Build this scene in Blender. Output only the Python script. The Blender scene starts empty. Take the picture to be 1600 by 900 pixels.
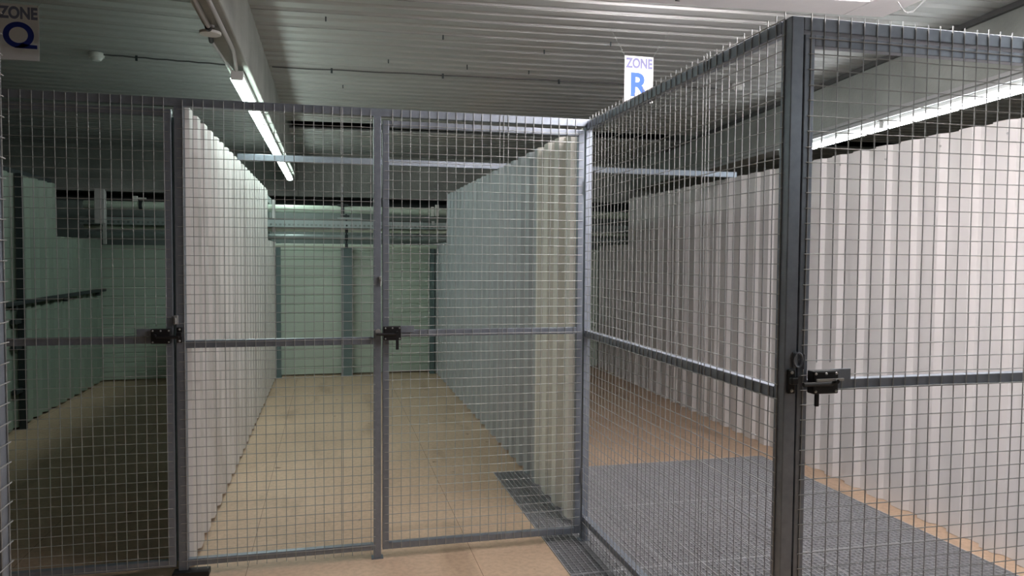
import bpy, bmesh, math, random
from mathutils import Vector, Matrix
random.seed(7)
sc = bpy.context.scene
col = sc.collection
PI = math.pi

# ---------------------------------------------------------------- camera
F_PX, YAW, PITCH, ROLL, CH = 1172.31, 0.238451, 0.042377, 0.007336, 1.6903
cam = bpy.data.objects.new('camera', bpy.data.cameras.new('camera'))
col.objects.link(cam)
cam.data.sensor_width = 36; cam.data.lens = 36*F_PX/1600
cam.data.clip_start = .05; cam.data.clip_end = 100
fwd = Vector((math.sin(YAW)*math.cos(PITCH), math.cos(YAW)*math.cos(PITCH), -math.sin(PITCH)))
rt = Vector((math.cos(YAW), -math.sin(YAW), 0)); up = rt.cross(fwd)
r2 = rt*math.cos(ROLL)+up*math.sin(ROLL); u2 = up*math.cos(ROLL)-rt*math.sin(ROLL)
m = Matrix((r2, u2, -fwd)).transposed().to_4x4(); m.translation = Vector((0, 0, CH))
cam.matrix_world = m
sc.camera = cam

# ---------------------------------------------------------------- light levels
sc.view_settings.view_transform = 'Standard'
sc.view_settings.look = 'None'
sc.view_settings.gamma = 1
sc.view_settings.exposure = 0.0
sc.view_settings.use_curve_mapping = False
w = bpy.data.worlds.new('world'); sc.world = w; w.use_nodes = True
w.node_tree.nodes['Background'].inputs[0].default_value = (.80, .90, .95, 1)
w.node_tree.nodes['Background'].inputs[1].default_value = 0.05
LAMP_L, LAMP_R, LAMP_C = 27.0, 32.0, 135.0           # emission of the lamp diffusers
COL_L, COL_R, COL_C = (.84, 1.0, .93), (.93, .98, 1.0), (1.0, .93, .93)

# ---------------------------------------------------------------- materials
def mat(name, base, rough=.5, metal=0., noise=0., nscale=8., base2=None, bump=0., bscale=200., stretch=(1, 1, 1), detail=4.):
    m = bpy.data.materials.new(name); m.use_nodes = True
    nt = m.node_tree; b = nt.nodes['Principled BSDF']
    b.inputs['Base Color'].default_value = (*base, 1)
    b.inputs['Roughness'].default_value = rough; b.inputs['Metallic'].default_value = metal
    tc = nt.nodes.new('ShaderNodeTexCoord'); mp = nt.nodes.new('ShaderNodeMapping')
    mp.inputs['Scale'].default_value = stretch
    nt.links.new(tc.outputs['Object'], mp.inputs[0])
    if noise or base2:
        n = nt.nodes.new('ShaderNodeTexNoise'); n.inputs['Scale'].default_value = nscale; n.inputs['Detail'].default_value = detail
        nt.links.new(mp.outputs[0], n.inputs['Vector'])
        r = nt.nodes.new('ShaderNodeValToRGB')
        r.color_ramp.elements[0].position = .3; r.color_ramp.elements[1].position = .7
        c2 = base2 or tuple(c*(1-noise) for c in base)
        r.color_ramp.elements[0].color = (*c2, 1); r.color_ramp.elements[1].color = (*base, 1)
        nt.links.new(n.outputs['Fac'], r.inputs[0]); nt.links.new(r.outputs[0], b.inputs['Base Color'])
    if bump:
        n2 = nt.nodes.new('ShaderNodeTexNoise'); n2.inputs['Scale'].default_value = bscale
        nt.links.new(mp.outputs[0], n2.inputs['Vector'])
        bp = nt.nodes.new('ShaderNodeBump'); bp.inputs['Strength'].default_value = bump; bp.inputs['Distance'].default_value = .01
        nt.links.new(n2.outputs['Fac'], bp.inputs['Height']); nt.links.new(bp.outputs[0], b.inputs['Normal'])
    return m
def emis(name, c, s):
    m = bpy.data.materials.new(name); m.use_nodes = True
    b = m.node_tree.nodes['Principled BSDF']; b.inputs['Base Color'].default_value = (.8, .8, .8, 1)
    b.inputs['Emission Color'].default_value = (*c, 1); b.inputs['Emission Strength'].default_value = s
    return m
M = {}
M['galv'] = mat('galvanised_frame', (.28, .315, .37), .42, .5, .18, 30)
M['wire'] = mat('galvanised_wire', (.40, .41, .41), .55, .35, .15, 60)
M['dark'] = mat('black_lock', (.012, .012, .014), .4)
M['screw'] = mat('screw_steel', (.75, .75, .75), .3, .8)
M['white_sheet'] = mat('white_sheet', (.74, .72, .71), .42, 0, .05, 3)
M['cream_sheet'] = mat('cream_sheet', (.86, .85, .79), .42, 0, .05, 3)
M['grey_sheet'] = mat('grey_sheet', (.46, .50, .53), .40, .15, .10, 5)
M['green_sheet'] = mat('green_sheet', (.30, .37, .31), .45, 0, .08, 3)
M['deck'] = mat('deck_sheet', (.47, .48, .47), .42, .1, .12, 1.5, stretch=(.3, 1, 1))
M['concrete'] = mat('concrete', (.44, .46, .43), .85, 0, .28, 2.5, bump=.25, bscale=40)
M['palecon'] = mat('pale_concrete', (.88, .88, .90), .6, 0, .08, 2.5, bump=.1, bscale=40)
M['backwall'] = mat('back_panel', (.56, .66, .58), .5, 0, .08, 2)
M['steelcol'] = mat('steel_column', (.17, .24, .25), .5, .1, .15, 6)
M['facade'] = mat('facade', (.24, .28, .27), .9, 0, .3, 1.5)
M['pipe'] = mat('painted_pipe', (.60, .70, .60), .35, 0, .06, 4)
M['pipe2'] = mat('dull_pipe', (.30, .36, .36), .4, .2, .1, 4)
M['iron'] = mat('dark_iron', (.035, .045, .05), .5, .2)
M['grate'] = mat('grating_steel', (.62, .63, .65), .42, .3, .2, 25)
M['pit'] = mat('pit', (.05, .05, .05), .9)
M['plastic'] = mat('white_plastic', (.72, .72, .70), .4)
M['conduit'] = mat('grey_conduit', (.50, .50, .50), .4)
M['cable'] = mat('dark_cable', (.10, .10, .10), .6)
M['sign'] = mat('sign_paper', (.86, .86, .88), .5)
M['ink1'] = mat('grey_blue_ink', (.20, .22, .34), .6)
M['ink1b'] = mat('lilac_ink', (.22, .22, .40), .6)
M['ink2'] = mat('blue_ink', (.01, .03, .30), .6)
M['ink2b'] = mat('bright_blue_ink', (.04, .13, .60), .6)
M['emL'] = emis('lamp_cool', COL_L, LAMP_L)
M['emR'] = emis('lamp_white', COL_R, LAMP_R)
M['emC'] = emis('lamp_warm', COL_C, LAMP_C)

def floor_material():
    m = bpy.data.materials.new('floor_boards'); m.use_nodes = True
    nt = m.node_tree; b = nt.nodes['Principled BSDF']; L = nt.links.new; N = nt.nodes.new
    b.inputs['Roughness'].default_value = .55
    tc = N('ShaderNodeTexCoord'); O = tc.outputs['Object']
    def noise(s, d=5, sc3=(1, 1, 1)):
        mp = N('ShaderNodeMapping'); mp.inputs['Scale'].default_value = sc3; L(O, mp.inputs[0])
        n = N('ShaderNodeTexNoise'); n.inputs['Scale'].default_value = s; n.inputs['Detail'].default_value = d
        L(mp.outputs[0], n.inputs['Vector']); return n.outputs['Fac']
    def ramp(f, a, ca, bb, cb):
        r = N('ShaderNodeValToRGB'); e = r.color_ramp.elements
        e[0].position = a; e[0].color = (*ca, 1); e[1].position = bb; e[1].color = (*cb, 1)
        L(f, r.inputs[0]); return r.outputs[0]
    def mul(a, c, f=1.):
        x = N('ShaderNodeMix'); x.data_type = 'RGBA'; x.blend_type = 'MULTIPLY'; x.inputs[0].default_value = f
        L(a, x.inputs[6]); L(c, x.inputs[7]); return x.outputs[2]
    base = ramp(noise(1.2, 6), .3, (.56, .40, .275), .7, (.68, .50, .355))
    c = mul(base, ramp(noise(35, 3), .35, (.86, .86, .86), .6, (1, 1, 1)))
    c = mul(c, ramp(noise(9, 2), .23, (.45, .38, .34), .28, (1, 1, 1)))          # small scuffs
    c = mul(c, ramp(noise(3.5, 4, (1, .25, 1)), .30, (.78, .76, .74), .42, (1, 1, 1)))
    sx = N('ShaderNodeSeparateXYZ'); L(O, sx.inputs[0])
    def joint(out, off, pitch, wd):
        a = N('ShaderNodeMath'); a.operation = 'SUBTRACT'; L(out, a.inputs[0]); a.inputs[1].default_value = off
        p = N('ShaderNodeMath'); p.operation = 'PINGPONG'; L(a.outputs[0], p.inputs[0]); p.inputs[1].default_value = pitch/2
        g = N('ShaderNodeMath'); g.operation = 'GREATER_THAN'; L(p.outputs[0], g.inputs[0]); g.inputs[1].default_value = wd
        x = N('ShaderNodeMix'); x.data_type = 'RGBA'; L(g.outputs[0], x.inputs[0])
        x.inputs[6].default_value = (.45, .40, .36, 1); x.inputs[7].default_value = (1, 1, 1, 1); return x.outputs[2]
    c = mul(c, joint(sx.outputs['X'], .785, 1.22, .0018))
    c = mul(c, joint(sx.outputs['Y'], 5.66, 2.5, .0015), .6)
    L(c, b.inputs['Base Color'])
    bp = N('ShaderNodeBump'); bp.inputs['Strength'].default_value = .12; bp.inputs['Distance'].default_value = .004
    L(noise(60, 3), bp.inputs['Height']); L(bp.outputs[0], b.inputs['Normal'])
    return m
M['floor'] = floor_material()

# ---------------------------------------------------------------- helpers
class MB:
    def __init__(s): s.v = []; s.f = []
    def box(s, x0, x1, y0, y1, z0, z1):
        n = len(s.v)
        s.v += [(x, y, z) for z in (z0, z1) for y in (y0, y1) for x in (x0, x1)]
        s.f += [tuple(n+i for i in q) for q in ((0, 2, 3, 1), (4, 5, 7, 6), (0, 1, 5, 4), (2, 6, 7, 3), (0, 4, 6, 2), (1, 3, 7, 5))]
        return s
    def tube(s, p, q, r, n=6, r2=None, caps=True):
        p = Vector(p); q = Vector(q); d = (q-p).normalized()
        a = Vector((0, 0, 1)) if abs(d.z) < .9 else Vector((1, 0, 0))
        u = d.cross(a).normalized(); v = d.cross(u); k = len(s.v); r2 = r if r2 is None else r2
        for c, rr in ((p, r), (q, r2)):
            for i in range(n):
                t = 2*PI*i/n; s.v.append(tuple(c+u*rr*math.cos(t)+v*rr*math.sin(t)))
        for i in range(n):
            j = (i+1) % n; s.f.append((k+i, k+j, k+n+j, k+n+i))
        if caps: s.f.append(tuple(k+n-1-i for i in range(n))); s.f.append(tuple(k+n+i for i in range(n)))
        return s
    def path(s, pts, r, n=8):
        for a, b in zip(pts, pts[1:]): s.tube(a, b, r, n)
        return s
    def prism(s, prof, axis, a, b):
        """prof: closed 2D outline in the two other axes (order x,y,z without axis), swept a..b"""
        n = len(prof); k = len(s.v)
        for t in (a, b):
            for (p, q) in prof:
                s.v.append({'x': (t, p, q), 'y': (p, t, q), 'z': (p, q, t)}[axis])
        for i in range(n):
            j = (i+1) % n; s.f.append((k+i, k+j, k+n+j, k+n+i))
        s.f.append(tuple(k+n-1-i for i in range(n))); s.f.append(tuple(k+n+i for i in range(n)))
        return s
    def build(s, name, mt, parent=None, bevel=0., smooth=False, xf=None):
        me = bpy.data.meshes.new(name)
        vs = [tuple(xf(Vector(p))) for p in s.v] if xf else s.v
        me.from_pydata(vs, [], s.f); me.validate()
        bm = bmesh.new(); bm.from_mesh(me); bmesh.ops.recalc_face_normals(bm, faces=bm.faces); bm.to_mesh(me); bm.free()
        me.materials.append(mt)
        o = bpy.data.objects.new(name, me); col.objects.link(o)
        if parent is not None:
            o.parent = parent; o.matrix_parent_inverse = Matrix.Translation(-parent.location) if parent.rotation_euler.z == 0 else (Matrix.Translation(parent.location) @ parent.rotation_euler.to_matrix().to_4x4()).inverted()
        if bevel:
            b = o.modifiers.new('bevel', 'BEVEL'); b.width = bevel; b.segments = 2; b.limit_method = 'ANGLE'
        if smooth:
            for p in me.polygons: p.use_smooth = True
        return o
def tag(o, label=None, cat=None, group=None, kind=None):
    if label: o['label'] = label
    if cat: o['category'] = cat
    if group: o['group'] = group
    if kind: o['kind'] = kind
    return o
def empty(name, loc, label, cat, group=None):
    o = bpy.data.objects.new(name, None); col.objects.link(o); o.location = loc; o.empty_display_size = .1
    return tag(o, label, cat, group)
def struct(name, mb, mt, **k):
    return tag(mb.build(name, mt, **k), kind='structure')

# corrugated sheet: trapezoid ribs along "t" axis; returns outline points (t, offset)
def trap(t0, t1, pitch, top, slope, depth, phase=0.):
    pts = []; k = math.floor((t0-phase)/pitch)-1
    def h(t):
        u = (t-phase) % pitch
        if u < slope: return depth*u/slope
        if u < slope+top: return depth
        if u < 2*slope+top: return depth*(2*slope+top-u)/slope
        return 0.
    ts = {t0, t1}
    while k*pitch+phase < t1+pitch:
        for e in (0, slope, slope+top, 2*slope+top):
            t = k*pitch+phase+e
            if t0 < t < t1: ts.add(t)
        k += 1
    return [(t, h(t)) for t in sorted(ts)]
def sheet_outline(pts, th, flip=1):
    a = [(t, flip*h) for t, h in pts]; b = [(t, flip*(h-th)) for t, h in reversed(pts)]
    return a+b

# welded mesh in a plane. axis 'x': panel runs along x at y=pos; axis 'y': runs along y at x=pos
def wire_mesh(axis, pos, t0, t1, z0, z1, toff=.0, zoff=.0, out=-1, over=.006, r=.0019, skip=(), double=(), pitch=.05, top_over=.0, cuts=()):
    mb = MB()
    P = (lambda t, d, z: (t, pos+d, z)) if axis == 'x' else (lambda t, d, z: (pos+d, t, z))
    t = math.ceil((t0-toff)/pitch)*pitch+toff; ts = []
    while t < t1: ts.append(t); t += pitch
    ts += list(double)
    for t in ts:
        d0 = random.uniform(-.0012, .0012); segs = [(z0-over, z1+top_over+random.uniform(-.002, .004))]
        for (ct0, ct1, cz0, cz1) in cuts:
            if ct0 < t < ct1: segs = [(z0-over, cz0), (cz1, z1+top_over)]
        for a, b in segs:
            z = a; pts = [P(t+d0, out*r, a)]
            while z < b-.3:
                z += random.uniform(.25, .45)
                if z < b: pts.append(P(t+d0+random.uniform(-.0016, .0016), out*r, z))
            pts.append(P(t+d0, out*r, b))
            mb.path(pts, r, 6)
    z = math.ceil((z0-zoff)/pitch)*pitch+zoff
    while z < z1:
        d0 = random.uniform(-.001, .001); a, b = t0-over-random.uniform(0, .004), t1+over+random.uniform(0, .004)
        segs = [(a, b)]
        for (ct0, ct1, cz0, cz1) in cuts:
            if cz0 < z < cz1:
                segs = [(a, ct0), (ct1, b)] if ct0 > a and ct1 < b else ([(ct1, b)] if ct0 <= a else [(a, ct0)])
        for a, b in segs:
            pts = [P(a, out*3*r, z+d0)]; x = a
            while x < b-.2:
                x += random.uniform(.18, .3)
                if x < b: pts.append(P(x, out*3*r, z+d0+random.uniform(-.0015, .0015)))
            pts.append(P(b, out*3*r, z+d0)); mb.path(pts, r*.92, 6)
        z += pitch
    return mb
def bolt_heads(pts, r, h, root):
    for p in pts:
        p = Vector(p); MB().tube(p, p+Vector((0, -h, 0)), r, 8, r*.6).build('screw', M['screw']).parent = root

D = 4.168; H = 2.485
XL = -.713; XR = 1.46
# ================================================================ ROOM SHELL
# floor with a pit for the steel gratings
GX0, GX1, GY0, GY1 = 1.235, 3.585, 1.72, 5.665
fl = MB()
fl.box(-6, GX0, -4, 13, -.30, 0).box(GX0, 9, GY1, 13, -.30, 0).box(GX1, 9, -4, GY1, -.30, 0).box(GX0, GX1, -4, GY0, -.30, 0)
struct('floor', fl, M['floor'])
struct('trim_1', MB().box(GX0-.3, GX1+.3, GY0-.3, GY1+.3, -.62, -.56), M['pit'])
# far walls of the building
struct('wall_back', MB().box(-7, 10, 13, 13.2, -.3, 3.6), M['facade'])
struct('wall_left', MB().box(-6.2, -6, -4, 13, -.3, 3.6), M['facade'])
struct('wall_right', MB().box(9, 9.2, -4, 13, -.3, 3.6), M['facade'])
struct('wall_front', MB().box(-6.2, 9.2, -4.2, -4, -.3, 3.6), M['facade'])
# roof slab above the deck sheets
struct('ceiling', MB().box(-7, 10, -4.5, 13.2, 3.60, 3.75), M['facade'])

ZD, ZU = 3.22, 2.83
# ribbed steel deck, one sheet mesh per bay between beams; ribs run across
def deck(name, x0, x1, slope, y0, y1, label, pivot=-.47):
    mb = MB()
    prof = trap(y0, y1, .333, .215, .012, .0, 0)
    pts = []
    k = math.floor(y0/.333)
    y = k*.333
    while y < y1:
        # flat pans and shallow ribs in turn, a sharper joint every second pan
        for dy, dz in ((0, .030), (.006, .030), (.012, 0), (.100, 0), (.122, .018), (.146, .018), (.167, 0), (.262, 0), (.284, .018), (.308, .018), (.326, 0), (.329, .030)):
            if y0 <= y+dy <= y1: pts.append((y+dy, ZD+dz))
        y += .333
    pts = sorted(set(pts))
    outline = pts+[(a, b+.012) for a, b in reversed(pts)]
    mb.prism(outline, 'x', x0, x1)
    f = lambda p: Vector((p.x, p.y+slope*(p.x-pivot), p.z))
    return tag(mb.build('ceiling', M['deck'], xf=f), label, None, None, 'structure')
SR, SL = -.065, .085
DECK = deck('ceiling', -.50, 9.0, SR, -3, 9.05, 'grey ribbed metal ceiling deck right of the lamp beam, in front of the dark joint')
deck('ceiling_deck', -.50, 9.0, SR, 9.50, 12.0, 'grey ribbed metal ceiling deck behind the dark joint, above the pipes')
deck('ceiling_deck', -6.0, -.50, SL, -3, 12.0, 'dark grey ribbed metal ceiling deck at left, above the zone Q sign')

def beam(name, mb, mt, label, xf=None, bevel=.008):
    return tag(mb.build(name, mt, bevel=bevel, xf=xf), label, 'beam')
beam('concrete_beam', MB().box(-.612, -.477, -3, 12.1, ZU, 3.42), M['concrete'], 'grey concrete beam running away above the left lamps')
rot = lambda p: Vector((p.x, p.y+SR*(p.x+.47), p.z))
beam('concrete_beam', MB().box(-.47, 8.9, 12.05, 12.35, 2.585, 3.5), M['concrete'], 'dark concrete beam crossing far behind, above the pipes', rot)
beam('concrete_beam', MB().box(-5.9, -.47, 12.05, 12.35, 2.585, 3.5), M['concrete'], 'shadowed concrete beam far behind the left cage', lambda p: Vector((p.x, p.y+.03*(p.x+.47), p.z)))
# right beam, fanned out by about six degrees
b2 = lambda p: Vector((p.x+.11*p.y+3.578, p.y, p.z))
beam('concrete_beam', MB().box(0, .20, -3, 12, 2.79, 3.42), M['concrete'], 'large concrete beam on the right above the long lamp row', b2)
# pale beams in the corridor overhead
f4 = lambda p: Vector((p.x, p.y-.085*(p.x-2.5), p.z))
pb = empty('pale_beam', (2.5, 3.0, 2.83), 'pale painted ceiling beam at the top edge, turning a corner above the right cage', 'beam')
MB().box(-.45, 2.34, 2.90, 3.09, 2.83, 3.25).build('beam_span', M['palecon'], pb, .006, xf=f4)
MB().box(2.34, 2.545, -2.5, 3.09, 2.83, 3.25).build('beam_return', M['palecon'], pb, .006, xf=f4)

tag(MB().path([(2.455, 2.886, 2.838), (2.468, 2.886, 2.812), (2.506, 2.886, 2.786), (2.545, 2.886, 2.804), (2.61, 2.886, 2.86)], .0025, 6).path([(2.45, 2.882, 2.833), (2.49, 2.882, 2.79), (2.53, 2.882, 2.79), (2.60, 2.882, 2.862), (2.545, 2.90, 2.87)], .002, 6).build('wire_loop', M['wire']), 'thin pale wire loop hanging under the corner of the pale beam', 'wire')
tag(MB().box(1.432, 1.437, 2.985, 2.990, 2.78, 2.99).box(1.432, 1.452, 2.985, 2.990, 2.78, 2.785).build('beam_hook', M['cable']), 'small dark hook under the pale beam near the top edge', 'hook')
# ================================================================ BACK OF THE UNITS
# low ribbed back wall
def back_wall(x0, x1, label):
    pts = trap(.02, 1.80, .125, .105, .006, .012, 0.)
    out = [(10.83-h, z) for z, h in pts]+[(10.83-h+.02, z) for z, h in reversed(pts)]
    mb = MB(); mb.prism(out, 'x', x0, x1)
    return tag(mb.build('back_wall_panel', M['backwall']), label, 'wall panel')
back_wall(-2.93, XL-.045, 'dark ribbed low wall at the back of the left cage')
back_wall(XL, XR, 'pale green low ribbed wall at the back of the middle unit')
back_wall(XR+.045, 3.98, 'low ribbed wall closing the back of the right unit')
for x0, x1, lab, ht in ((.161, .301, 'dark green steel column in the middle of the back wall', 1.86), (-.708, -.655, 'dark steel column at the left end of the middle back wall', 1.86),
                    (1.40, 1.455, 'dark steel column at the right end of the middle back wall', 1.86)):
    t = empty('steel_column', ((x0+x1)/2, 10.73, 0), lab, 'column')
    mb = MB().box(x0, x1, 10.66, 10.672, 0, ht).box(x0, x1, 10.79, 10.802, 0, ht).box((x0+x1)/2-.005, (x0+x1)/2+.005, 10.672, 10.79, 0, ht)
    mb.build('column_shaft', M['steelcol'], t)
    MB().box(x0-.01, x1+.01, 10.65, 10.81, 0, .012).build('base_plate', M['steelcol'], t)
def pipe(name, x0, x1, y, z, r, mt, label, cat='pipe', clamps=()):
    t = empty(name, (x0, y, z), label, cat)
    MB().tube((x0, y, z), (x1, y, z), r, 20).build('pipe_run', mt, t, smooth=False)
    for cx in clamps:
        c = MB().tube((cx-.02, y, z), (cx+.02, y, z), r*1.18, 20); c.build('clamp', M['iron'], t)
    return t
pipe('pipe', -2.95, 5.5, 10.30, 2.292, .050, M['pipe'], 'thick pale green pipe, topmost of the stack at the back', clamps=(.17, -2.3, 2.9))
pipe('pipe', -2.95, 5.5, 10.30, 2.018, .026, M['pipe'], 'thin pale green pipe below the perforated tray', clamps=(.22,))
pipe('pipe', -2.95, 5.5, 10.42, 1.925, .036, M['pipe2'], 'dull grey blue pipe below the thin pale one', clamps=(.22,))
pipe('pipe', -.70, 1.44, 10.36, 1.812, .026, M['pipe'], 'lowest pipe just above the back wall panels', clamps=(.22,))
# perforated cable tray
ct = empty('cable_tray', (0, 10.2, 2.1), 'perforated steel cable tray slung between the two pale pipes', 'cable tray')
mb = MB().box(-2.95, 5.5, 10.12, 10.123, 2.088, 2.135)
for i in range(150):
    x = -2.9+i*.056
    mb.box(x, x+.028, 10.12, 10.123, 2.064, 2.088)
mb.box(-2.95, 5.5, 10.12, 10.123, 2.045, 2.064).box(-2.95, 5.5, 10.123, 10.30, 2.045, 2.048)
mb.build('tray', M['pipe2'], ct)
MB().path([(-2.9+.25*i, 10.17+.03*math.sin(i*1.7), 2.132+.012*math.sin(i*.9)) for i in range(33)], .012, 8).build('cable', M['cable'], ct)
# drop bracket holding the pipes
br = empty('pipe_hanger', (.19, 10.3, 2.6), 'black pipe hanger rod with clamps above the middle column', 'bracket')
MB().tube((.17, 10.3, 2.345), (.17, 10.3, 2.60), .012, 8).box(.10, .24, 10.24, 10.36, 2.345, 2.36).build('hanger_rod', M['iron'], br)
MB().tube((.22, 10.40, 2.24), (.22, 10.40, 1.84), .012, 8).box(.14, .26, 10.36, 10.40, 2.20, 2.225).box(.12, .27, 10.36, 10.40, 2.105, 2.135).build('lower_rod', M['iron'], br)
MB().box(.10, .42, 10.19, 10.24, 2.165, 2.185).build('arm', M['pipe2'], br)
# the white brackets at the end of the right partition
wb = empty('wall_bracket', (1.37, 10.0, 2.3), 'pair of small white brackets beside the right partition end', 'bracket')
MB().box(1.315, 1.355, 10.0, 10.02, 2.215, 2.34).build('plate', M['plastic'], wb, .003)
MB().box(1.365, 1.415, 9.97, 9.99, 2.215, 2.365).build('plate', M['plastic'], wb, .003)
MB().tube((1.39, 9.98, 2.215), (1.39, 9.98, 1.87), .006, 8).box(1.325, 1.36, 10.0, 10.02, 2.10, 2.15).build('rod', M['conduit'], wb)
tag(MB().box(-.725, -.685, 10.22, 10.252, 1.98, 2.40).build('upright_bracket', M['conduit'], None, .004), 'pale upright bracket behind the left partition end', 'bracket')
# facade behind the pipes
tag(MB().box(-5.5, 8.5, 11.3, 11.45, -.25, 2.40).build('parapet_wall', M['facade'], bevel=.01), 'dull grey parapet wall seen between the pipes', 'wall')

# ================================================================ PARTITIONS
def partition(x, y0, y1, ztop, ylow, zlow, sheets, face, label, z0=.02, xf=None, phase=0., cap=False):
    """ribbed sheets standing along y; face=+1 ribs stand out towards +x"""
    t = empty('ribbed_partition', (x, y0, 0), label, 'partition wall')
    if xf: t.location = xf(Vector(t.location))
    for a, b, mt in sheets:
        for lo, hi, zt in ((a, min(b, y1), ztop), (max(a, y1), min(b, ylow), zlow)):
            if hi-lo < .02: continue
            pts = trap(lo, hi, .25, .10, .032, .036, phase)
            mb = MB()
            out = [(x+face*(h-.036), y) for y, h in pts]+[(x+face*(h-.036)-face*.0012, y) for y, h in reversed(pts)]
            mb.prism(out, 'z', z0, zt)
            mb.build('cladding_sheet', mt, t, xf=xf)
    return t
# left partition (its face towards the middle unit)
pL = partition(XL, 4.235, 9.40, 2.455, 10.80, 1.86, [(4.235, 5.26, M['white_sheet']), (5.26, 6.26, M['white_sheet']), (6.26, 7.26, M['white_sheet']), (7.26, 8.26, M['white_sheet']), (8.26, 10.80, M['white_sheet'])], 1,
          'white ribbed sheet partition on the left side of the middle unit', phase=4.22)
MB().box(XL-.085, XL-.040, 4.25, 9.38, .05, 2.40).build('core', M['steelcol'], pL)
MB().box(XL-.075, XL-.060, 9.41, 10.20, 1.87, 2.45).box(XL-.075, XL-.060, 10.42, 10.80, 1.87, 2.45).box(XL-.075, XL-.060, 10.20, 10.42, 2.37, 2.45).build('light_block_plate', M['facade'], pL)  # added plate, keeps lamp light off the left cage's back wall
pR = partition(XR, 4.37, 9.70, 2.471, 10.80, 1.86, [(4.37, 5.27, M['cream_sheet']), (5.27, 6.27, M['grey_sheet']), (6.27, 7.27, M['grey_sheet']), (7.27, 8.27, M['grey_sheet']), (8.27, 10.80, M['grey_sheet'])], -1,
          'ribbed sheet partition between middle and right units, cream front sheet and grey sheets behind', z0=.025, phase=4.45)
MB().box(XR+.040, XR+.060, 4.42, 9.68, .05, 2.40).build('core', M['steelcol'], pR)
# right-hand partition, slightly fanned
fw = lambda p: Vector((p.x+.0393*(p.y-3.4), p.y, p.z))
sh = []; y = 1.2
while y < 10.8: sh.append((y, min(y+1.0, 10.82), M['white_sheet'])); y += 1.0
pW = partition(3.70, 1.2, 9.55, 2.478, 10.82, 1.86, sh, -1, 'long light grey ribbed sheet wall along the right side', z0=.003, xf=fw, phase=3.442)
MB().box(3.742, 3.80, 1.22, 9.5, .05, 2.44).build('core', M['steelcol'], pW, xf=fw)
for yy, zz in ((3.47, 2.40), (3.97, 2.40), (4.47, 2.38), (4.97, 2.40)):
    MB().tube((3.70, yy, zz), (3.694, yy, zz), .007, 8).build('screw', M['conduit'], pW, xf=fw)
# green partition of the left cage
pG = partition(-2.895, 4.25, 9.25, 2.44, 10.80, 1.87, [(4.25, 5.5, M['green_sheet']), (5.5, 6.5, M['green_sheet']), (6.5, 7.5, M['green_sheet']), (7.5, 8.5, M['green_sheet']), (8.5, 10.80, M['green_sheet'])], 1,
          'dull green ribbed sheet wall on the far side of the left cage')
MB().box(-3.05, -2.97, 4.25, 9.25, 2.442, 2.50).box(-3.05, -2.975, 4.3, 9.2, .05, 2.44).build('top_channel', M['iron'], pG)
# dark post, handrail and brackets on it
hr = empty('wall_handrail', (-2.87, 7.6, 1.21), 'dark handrail along the green wall with black brackets', 'handrail')
MB().box(-2.88, -2.83, 5.9, 10.75, 1.195, 1.235).build('rail', M['iron'], hr, .006)
for yy in (6.4, 7.9, 9.3, 10.5): MB().box(-2.892, -2.85, yy, yy+.04, 1.15, 1.20).build('bracket', M['iron'], hr)
gp = empty('steel_post', (-2.855, 8.03, 0), 'dark upright post with black stubs in front of the green wall', 'post')
MB().box(-2.885, -2.825, 8.01, 8.05, 0, 2.44).build('post_shaft', M['iron'], gp, .004)
for zz in (1.02, .78, .36):
    MB().box(-2.885, -2.845, 7.85, 8.01, zz, zz+.045).build('stub', M['iron'], gp, .004)
tag(MB().box(-2.74, -2.63, 9.95, 9.98, 2.05, 2.46).box(-2.66, -2.62, 9.98, 10.0, 1.80, 2.44).build('wall_plate', M['conduit'], None, .004), 'pale upright plate high behind the green wall', 'plate')
tag(MB().box(-.0, .06, 0, .03, 0, .07).box(.06, .16, 0, .02, .03, .05).build('junction_box', M['plastic'], None, .004, xf=lambda p: p+Vector((-2.4, 10.285, 2.341))), 'small pale box above the pipe in the left cage', 'box')
# cross bar resting on the partitions
tag(MB().box(XL-.04, 3.90, 6.70, 6.75, 2.480, 2.535).build('cross_bar', M['galv'], bevel=.004), 'grey square tube spanning high across the partitions', 'bar')

# ================================================================ LAMPS
def lamp(p, q, em, label, group, n_=0):
    """LED batten between p and q (its near and far ends)"""
    p = Vector(p); q = Vector(q); d = (q-p); L = d.length-.05
    a = math.atan2(-d.x, d.y)
    t = bpy.data.objects.new('batten_lamp', None); col.objects.link(t); t.empty_display_size = .1
    t.location = (p+q)/2; t.rotation_euler = (0, 0, a); tag(t, label, 'ceiling lamp', group)
    def add(mb, nm, mt, bev=0.):
        o = mb.build(nm, mt, None, bev); o.parent = t; return o
    add(MB().prism([(-.028, -.004), (.028, -.004), (.034, .018), (.034, .038), (-.034, .038), (-.034, .018)], 'y', -L/2, L/2), 'housing', M['plastic'])
    add(MB().prism([(-.036, -.0045), (-.040, -.008), (-.034, -.022), (-.018, -.028), (.018, -.028), (.034, -.022), (.040, -.008), (.036, -.0045)], 'y', -L/2+.01, L/2-.01), 'diffuser', em)
    for s in (-1, 1):
        add(MB().box(-.036, .036, s*L/2-.008, s*L/2+.008, -.020, .034), 'end_cap', M['plastic'], .004)
        add(MB().box(-.012, .012, s*L*.3-.01, s*L*.3+.01, .036, .041), 'clip', M['conduit'])
    return t
ys = [4.86, 6.47, 8.04, 9.61, 11.15]
near = ['nearest lamp of the row under the left beam', 'second lamp of the row under the left beam', 'third lamp back under the left beam', 'farthest lamp of the row under the left beam']
for i in range(4):
    x = -.545
    lamp((x, ys[i], 2.768), (x, ys[i+1], 2.768), M['emL'], 'lit white batten, '+near[i], 'lamps under the left beam')
LR = lambda y: (3.606+.114*y, y, 2.72)
yr = [6.66, 5.0, 3.35, 1.70, .05, -1.6]
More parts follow.
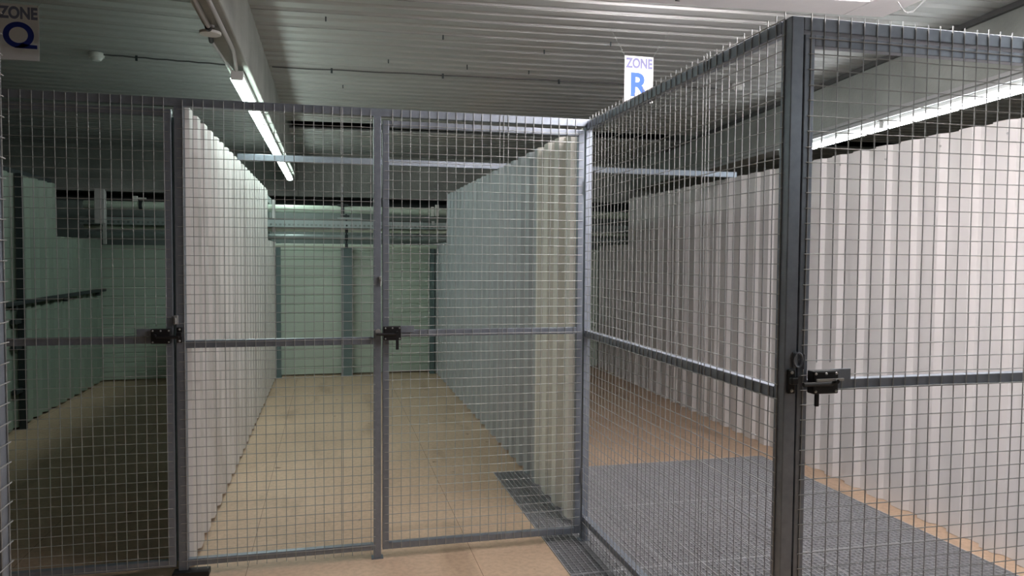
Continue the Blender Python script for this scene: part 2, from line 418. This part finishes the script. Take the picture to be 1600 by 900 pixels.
nm = ['farthest lamp of the row under the right beam', 'middle lamp in view under the right beam', 'lamp at the right picture edge under the right beam', 'lamp out of view in the right row', 'nearest lamp of the right row']
for i in range(5):
    lamp(LR(yr[i+1]), LR(yr[i]), M['emR'], 'lit white batten, '+nm[i], 'lamps under the right beam')
tag(MB().box(-.012, 0, -2.5, 9, 2.80, 2.825).build('conduit', M['conduit'], xf=b2), 'flat grey conduit along the lower edge of the right beam', 'conduit')
tag(MB().box(-.035, -.004, -2.5, 10, ZD-.035, ZD-.002).build('edge_channel', M['cable'], xf=b2), 'dark channel in the corner between right beam and deck', 'channel')
tag(MB().box(-.01, .19, -2.5, 9, 2.762, 2.789).build('mounting_rail', M['conduit'], xf=b2), 'grey mounting rail between right beam and lamps', 'rail')
# corridor lamp in front (overhead, above the picture), then two added fill lamps
lamp((1.56, 2.30, 2.78), (3.06, 2.22, 2.78), M['emC'], 'lit batten over the right cage just behind its gate', 'corridor lamps')
lamp((1.53, 3.60, 3.05), (2.33, 3.53, 3.05), M['emC'], 'short added batten hidden behind the pale beam, brightening the right unit', 'corridor lamps')  # unseen lamp added to brighten the right unit
lamp((1.53, 3.84, 3.14), (2.33, 3.77, 3.14), M['emC'], 'short added batten close under the deck, behind the other short one, evening the wall light', 'corridor lamps')  # second unseen lamp, added to light the right wall from farther back

# conduits and disc under the left beam
tag(MB().path([(-.582, 2.5, 2.81), (-.577, 3.6, 2.81), (-.575, 3.99, 2.805)], .0115, 10).build('conduit', M['conduit']), 'thick grey conduit leading to the disc under the beam', 'conduit')
tag(MB().path([(-.520, 2.5, 2.81), (-.516, 3.8, 2.81), (-.512, 4.40, 2.81), (-.545, 4.84, 2.80)], .0115, 10).build('conduit', M['conduit']), 'long bent grey conduit feeding the first left lamp', 'conduit')
tag(MB().path([(-.592, 4.18, 2.79), (-.572, 4.83, 2.795)], .007, 8).build('conduit', M['conduit']), 'thin grey conduit between disc and first left lamp', 'conduit')
dd = empty('ceiling_sensor', (-.577, 4.06, 2.78), 'round pale disc sensor under the left beam', 'sensor')
MB().tube((-.577, 4.05, 2.785), (-.577, 4.05, 2.800), .052, 28).build('disc', M['plastic'], dd, .003)
MB().tube((-.577, 4.05, 2.800), (-.577, 4.05, 2.832), .022, 16).build('stem', M['conduit'], dd)
MB().tube((-.585, 4.10, 2.80), (-.592, 4.19, 2.79), .013, 10).build('gland', M['dark'], dd)
MB().tube((-.577, 3.97, 2.80), (-.577, 4.01, 2.80), .015, 10).build('gland', M['dark'], dd)

# smoke detectors with cable
def detector(x, y, label):
    t = empty('smoke_detector', (x, y, ZD), label, 'smoke detector')
    MB().tube((x, y, ZD), (x, y, ZD-.018), .052, 24).build('mount', M['plastic'], t)
    MB().tube((x, y, ZD-.018), (x, y, ZD-.036), .056, 24, .052).tube((x, y, ZD-.036), (x, y, ZD-.058), .045, 24, .03).build('sensor_head', M['plastic'], t)
detector(-1.73, 6.40, 'small white smoke detector on the left ceiling deck')
detector(3.50, 6.02, 'faint grey smoke detector behind the right cage mesh')
def cable(x0, x1, y, s, label, clips):
    t = empty('ceiling_cable', (x0, y, ZD), label, 'cable')
    f = lambda p: Vector((p.x, p.y+s*(p.x+.47), p.z))
    n = 14; pts = [f(Vector((x0+(x1-x0)*i/n, y, ZD-.008-.004*(i % 2)))) for i in range(n+1)]
    MB().path(pts, .006, 6).build('cable_run', M['cable'], t)
    for cx in clips:
        q = f(Vector((cx, y-.02, ZD-.03)))
        MB().box(q.x-.008, q.x+.008, q.y, q.y+.01, q.z-.01, q.z+.03).build('clip', M['iron'], t)
cable(-.45, 3.4, 6.45, SR, 'dark cable clipped across the right ceiling deck', (.02, .93, 1.93, 2.9))
cable(-1.70, -.62, 6.50, SL, 'dark cable from the left smoke detector to the beam', (-1.45,))
# little fixing rods through the deck
for i, (x, y) in enumerate(((-.02, 5.04), (.77, 5.25), (1.55, 5.42), (1.95, 5.1), (.45, 6.0), (1.08, 6.03), (1.6, 6.05), (.12, 7.0))):
    MB().tube((x, y, ZD+.03), (x, y, ZD-.03), .005, 6).build('fixing_screw', M['iron']).parent = DECK

# ================================================================ SIGNS
def text_mesh(body, size, mt, parent, loc, ext=.0004, bold=.0, sx=1., name='lettering'):
    c = bpy.data.curves.new(name, 'FONT'); c.body = body; c.size = size; c.extrude = ext; c.offset = bold
    c.align_x = 'CENTER'
    tmp = bpy.data.objects.new('tmp', c); col.objects.link(tmp)
    dg = bpy.context.evaluated_depsgraph_get(); me = bpy.data.meshes.new_from_object(tmp.evaluated_get(dg))
    bpy.data.objects.remove(tmp); bpy.data.curves.remove(c)
    me.materials.clear(); me.materials.append(mt)
    xs = [v.co.x for v in me.vertices]; cx = (min(xs)+max(xs))/2
    for v in me.vertices:                       # stand upright facing -y
        x, y, z = v.co; v.co = ((x-cx)*sx+loc[0], loc[1]-z, y+loc[2])
    o = bpy.data.objects.new(name, me); col.objects.link(o); o.parent = parent
    return o
def sign(x, y, ztop, letter, label, ink1, ink2, rz=0.):
    t = bpy.data.objects.new('zone_sign', None); col.objects.link(t); t.location = (x, y, ztop); t.rotation_euler = (0, 0, rz)
    tag(t, label, 'sign')
    W_, H_ = .205, .305
    o = MB().box(-W_/2, W_/2, -.0015, .0015, -H_, 0).build('board', M['sign']); o.parent = t
    z = text_mesh('ZONE', .088, ink1, t, (0, -.0022, -.077), bold=.0035, sx=.83)
    xs = [v.co.x for v in z.data.vertices]; k = (W_*.94)/(max(xs)-min(xs))
    for v in z.data.vertices: v.co.x *= k
    if letter == 'Q':
        mb = MB(); n = 48; cx, cz, ro, ri, yy = .0, -.168, .077, .047, -.0022
        k0 = 0
        for i in range(n):
            a = 2*PI*i/n
            for r_ in (ro, ri):
                for dy in (-.0004, .0006): mb.v.append((cx+r_*math.cos(a), yy+dy, cz+r_*math.sin(a)*.93))
        for i in range(n):
            j = (i+1) % n; a = 4*i; b = 4*j
            mb.f += [(a, b, b+2, a+2), (a+1, a+3, b+3, b+1), (a, a+1, b+1, b), (a+2, b+2, b+3, a+3)]
        mb.prism([(-.02, -.240), (.092, -.240), (.092, -.220), (.045, -.218), (.02, -.212)], 'y', yy-.0004, yy+.0006)
        o = mb.build('letter', ink2); o.parent = t
    else:
        text_mesh('R', .215, ink2, t, (.008, -.0022, -.262), bold=.006, sx=1.0, name='letter')
    for s in (-1, 1):
        o = MB().tube((s*W_/2*.97, 0, -.004), (s*(W_/2+.13), 0, ZD+.03-ztop), .0011, 5).build('hanging_cord', M['wire']); o.parent = t
        o = MB().tube((s*W_/2*.97, -.004, -.006), (s*W_/2*.97, .004, -.006), .004, 8).build('eyelet', M['screw']); o.parent = t
sign(-1.675, 4.75, 3.065, 'Q', 'hanging white sign with dark blue letter Q', M['ink1'], M['ink2'])
sign(2.02, 4.75, 3.035, 'R', 'hanging white sign with bright blue letter R', M['ink1b'], M['ink2b'])

# ================================================================ CAGE FRONT (plane y = D)
BV = .0025
def rail(mb, x0, x1, z0, z1, y=D, d=.035): return mb.box(x0, x1, y, y+d, z0, z1)
MESH_Y = D-.0005
# header
tag(rail(MB(), -3.2, 1.487, 2.445, 2.487, D-.0, .04).build('header_rail', M['galv'], bevel=BV), 'grey header tube along the top of the front cage', 'rail')

def sub(mb, name, mt, parent_part, root, bevel=0.):
    """sub-part under a part whose own transform is identity in world space"""
    o = mb.build(name, mt, None, bevel); o.parent = parent_part
    return o
def latch(root, x, z, y, side, cover=.075):
    """side=-1: bolt towards -x (hinge right); side=+1: bolt towards +x"""
    lk = MB().box(x-.047, x+.047, y-.047, y-.011, z-.038, z+.038).build('lock', M['dark'], root, .004)
    bolt_heads([(x-.038, y-.047, z+.029), (x, y-.047, z+.029), (x+.038, y-.047, z+.029), (x-.038, y-.047, z-.029), (x+.038, y-.047, z-.029)], .0048, .004, lk)
    sub(MB().tube((x-side*.02, y-.052, z-.004), (x+side*.088, y-.052, z-.004), .0075, 10).tube((x-side*.025, y-.05, z+.006), (x-side*.025, y-.072, z+.006), .007, 10), 'bolt', M['dark'], lk, root)
    px0, px1 = sorted((x-side*.047, x-side*(.047+cover)))
    MB().box(px0, px1, y-.009, y-.002, z+.0, z+.037).build('lock_plate', M['galv'], root, .001)
    return lk

def gate(name, x0, x1, zb, zt, zmid, y, label, cuts, toff, zoff, lat, hinge_x=None, stile=.035, mid_h=.038, double=(), top_over=0.):
    t = empty(name, ((x0+x1)/2, y, 0), label, 'gate')
    MB().box(x0, x0+stile, y, y+.035, zb, zt).build('stile', M['galv'], t, BV)
    MB().box(x1-stile, x1, y, y+.035, zb, zt).build('stile', M['galv'], t, BV)
    MB().box(x0+stile, x1-stile, y+.001, y+.035, zt-.036, zt).build('top_rail', M['galv'], t, BV)
    MB().box(x0+stile, x1-stile, y+.001, y+.035, zb, zb+.036).build('bottom_rail', M['galv'], t, BV)
    MB().box(x0+stile, x1-stile, y+.001, y+.035, zmid-mid_h, zmid).build('middle_rail', M['galv'], t, BV)
    wire_mesh('x', y-.0005, x0+.018, x1-.018, zb+.006, zt-.01, toff, zoff, cuts=cuts, double=double, top_over=top_over).build('wire_mesh', M['wire'], t)
    if lat: latch(t, *lat)
    return t
g1 = gate('mesh_gate', -1.72, -.786, .05, 2.428, 1.265, D, 'left mesh gate with a black latch at its right side', [(-.90, -.79, 1.225, 1.315)], .031, .012, (-.838, 1.268, D, 1), mid_h=.038, top_over=.068)
g2 = gate('mesh_gate', .282, 1.440, .05, 2.425, 1.277, D, 'middle mesh gate below the header, black latch at its left side', [(.30, .385, 1.215, 1.315)], .035, .0, (.332, 1.264, D, -1), mid_h=.038, double=(.958,), top_over=.070)
# hinges of the middle gate
for zz in (2.05, .35):
    MB().tube((1.446, D-.012, zz), (1.446, D-.012, zz+.09), .0075, 10).build('hinge', M['galv'], g2)

# fixed mesh panel between the posts
fp = empty('cage_wall', (-.25, D, 0), 'fixed mesh panel between left gate and middle post', 'mesh panel')
MB().box(-.728, .232, D+.001, D+.036, .050, .086).build('bottom_rail', M['galv'], fp, BV)
MB().box(-.728, .232, D+.001, D+.036, 1.200, 1.240).build('middle_rail', M['galv'], fp, BV)
wire_mesh('x', D-.0005, -.752, .236, .035, 2.478, .018, .03, double=(.062,), over=.004).build('wire_mesh', M['wire'], fp)

def post(x0, x1, y0, y1, h, label, foot=True):
    t = empty('cage_post', ((x0+x1)/2, (y0+y1)/2, 0), label, 'post')
    MB().box(x0, x1, y0, y1, .006, h).build('post_shaft', M['galv'], t, BV)
    MB().box(x0-.012, x1+.012, y0-.004, y1+.004, 0, .006).build('foot_plate', M['galv'], t)
    return t
q1 = post(-.774, -.728, D, D+.045, 2.445, 'grey cage post between left gate and fixed panel')
q2 = post(.234, .274, D, D+.045, 2.445, 'grey cage post left of the middle gate')
q3 = post(1.450, 1.487, D, D+.045, 2.445, 'grey corner post where the side panel meets the middle gate')
# keepers and staples on the posts
def keeper(root, x, z, y, mt='dark'):
    k = MB().box(x-.013, x+.013, y-.012, y-.001, z-.045, z+.035).box(x-.012, x+.012, y-.030, y-.012, z-.012, z+.010).build('latch_keeper', M[mt], root, .003)
    bolt_heads([(x, y-.012, z+.025), (x, y-.012, z-.035)], .006, .004, k)
keeper(q1, -.755, 1.275, D)
MB().box(-.784, -.762, D-.012, D-.0005, 1.325, 1.372).tube((-.773, D-.02, 1.36), (-.773, D-.02, 1.33), .006, 8).build('staple', M['wire'], q1, .002)
MB().tube((.256, D-.001, 1.272), (.256, D-.034, 1.272), .015, 14).build('latch_keeper', M['screw'], q2)
MB().box(.262, .276, D-.014, D-.0005, 1.54, 1.575).tube((.272, D-.016, 1.56), (.268, D-.018, 1.52), .005, 8).build('staple', M['wire'], q2, .002)
MB().box(.350, .366, D-.055, D-.045, 1.175, 1.228).build('lock_key', M['dark'], g2, .002)

# ================================================================ SIDE PANEL (plane x = 1.4535) AND RIGHT GATE (plane y = G)
G = 2.174; XS = 1.4535; HG = 2.473
sp = empty('cage_wall', (XS, 3.2, 0), 'long mesh side panel running back from the dark corner post', 'mesh panel')
y0, y1 = 2.236, D-.004
MB().box(XS, XS+.04, y0, y1, 2.430, HG).build('top_rail', M['galv'], sp, BV)
MB().box(XS, XS+.04, y0, y1, 1.219, 1.259).build('middle_rail', M['galv'], sp, BV)
MB().box(XS, XS+.04, y0, y1, .110, .150).build('bottom_rail', M['galv'], sp, BV)
wire_mesh('y', XS-.0005, 2.205, D-.012, .02, 2.478, .012, .02, top_over=.016, double=(2.737, 3.36), over=.0).build('wire_mesh', M['wire'], sp)
q4 = post(XS, 1.497, G, 2.232, HG, 'dark corner post in the right foreground')
MB().box(1.4975, 1.5005, G+.012, G+.05, .02, 2.42).build('gate_stop', M['galv'], q4)
tag(MB().box(1.4975, 3.10, G, G+.045, 2.430, HG).build('header_rail', M['galv'], bevel=BV), 'dark header tube across the top right foreground', 'rail')
g3 = gate('mesh_gate', 1.502, 2.62, .05, 2.418, 1.2865, G, 'right foreground mesh gate with black latch, seen against the light wall', [(1.535, 1.625, 1.235, 1.345)], .022, .004,
          (1.577, 1.285, G, -1), stile=.037, mid_h=.038, top_over=.075)
MB().box(1.53, 1.63, G-.066, G-.060, 1.292, 1.300).build('latch_handle', M['screw'], g3)
MB().box(1.545, 1.558, G-.040, G-.030, 1.205, 1.248).build('lock_key', M['dark'], g3, .002)
keeper(q4, 1.474, 1.29, G)
rg = MB()
n = 14
ring = [(1.497+.016*math.cos(2*PI*i/n), G-.010, 1.356+.024*math.sin(2*PI*i/n)) for i in range(n+1)]
rg.path(ring, .0035, 6).tube((1.519, G-.01, 1.375), (1.519, G-.01, 1.325), .004, 8).box(1.483, 1.497, G-.006, G-.0005, 1.33, 1.382)
rg.build('staple', M['galv'], q4)
# near left: end of another mesh panel, seen edge on
np_ = empty('cage_wall', (-.80, 1.6, 0), 'mesh panel end seen edge-on at the left picture edge', 'mesh panel')
XN = -.778
MB().box(XN-.03, XN, 2.045, 2.085, 0, 2.487).build('stile', M['galv'], np_, BV)
MB().box(XN-.03, XN, .85, .89, 0, 2.487).build('stile', M['galv'], np_, BV)
for za, zb_ in ((2.445, 2.487), (1.20, 1.24), (.05, .09)): MB().box(XN-.03, XN, .89, 2.045, za, zb_).build('cross_rail', M['galv'], np_, BV)
wire_mesh('y', XN+.0005, .86, 2.082, .03, 2.475, .03, .02, out=1, over=.004).build('wire_mesh', M['wire'], np_)

# ================================================================ FLOOR GRATINGS
def grating(x0, x1, y0, y1, label):
    t = empty('floor_grating', ((x0+x1)/2, (y0+y1)/2, 0), label, 'floor grating', 'steel floor gratings')
    g = .003; x0 += g; x1 -= g; y0 += g; y1 -= g
    MB().box(x0, x1, y0, y0+.004, -.03, .0035).box(x0, x1, y1-.004, y1, -.03, .0035).box(x0, x0+.004, y0, y1, -.03, .0035).box(x1-.004, x1, y0, y1, -.03, .0035).build('edge_frame', M['grate'], t)
    mb = MB(); n = max(2, round((x1-x0)/.0335))
    for i in range(1, n):
        x = x0+(x1-x0)*i/n; mb.box(x-.0012, x+.0012, y0+.004, y1-.004, -.028, .002)
    n = round((y1-y0)/.0335)
    for i in range(1, n):
        y = y0+(y1-y0)*i/n; mb.box(x0+.004, x1-.004, y-.0011, y+.0011, -.014, .002)
    mb.build('bars', M['grate'], t)
XG = [1.235, 1.80, 2.69, 3.585]; YG = [1.72, 2.73, 3.73, 4.70, 5.665]
xn = ['left', 'middle', 'right']; yn = ['nearest', 'second', 'third', 'farthest']
for i in range(3):
    for j in range(4):
        if i == 0: lab = 'narrow steel floor grating by the corner post, %s row' % yn[j]
        elif i == 1: lab = 'steel floor grating in the middle of the pit, %s row' % yn[j]
        else: lab = 'steel floor grating along the right wall, %s row' % yn[j]
        grating(XG[i], XG[i+1], YG[j], YG[j+1], lab)
# support ledge around the pit
lg = MB().box(GX0-.0, GX1, GY0, GY0+.02, -.06, -.031).box(GX0, GX1, GY1-.02, GY1, -.06, -.031).box(GX0, GX0+.02, GY0, GY1, -.06, -.031).box(GX1-.02, GX1, GY0, GY1, -.06, -.031)
for x in XG[1:3]: lg.box(x-.02, x+.02, GY0, GY1, -.08, -.031)
for y in YG[1:4]: lg.box(GX0, GX1, y-.02, y+.02, -.10, -.031)
struct('trim_2', lg, M['steelcol'])
# small dark door-stop block on the floor by the left post
tag(MB().box(-.80, -.62, 4.13, 4.20, 0, .03).build('floor_block', M['dark'], bevel=.004), 'dark block on the floor at the foot of the left post', 'block')
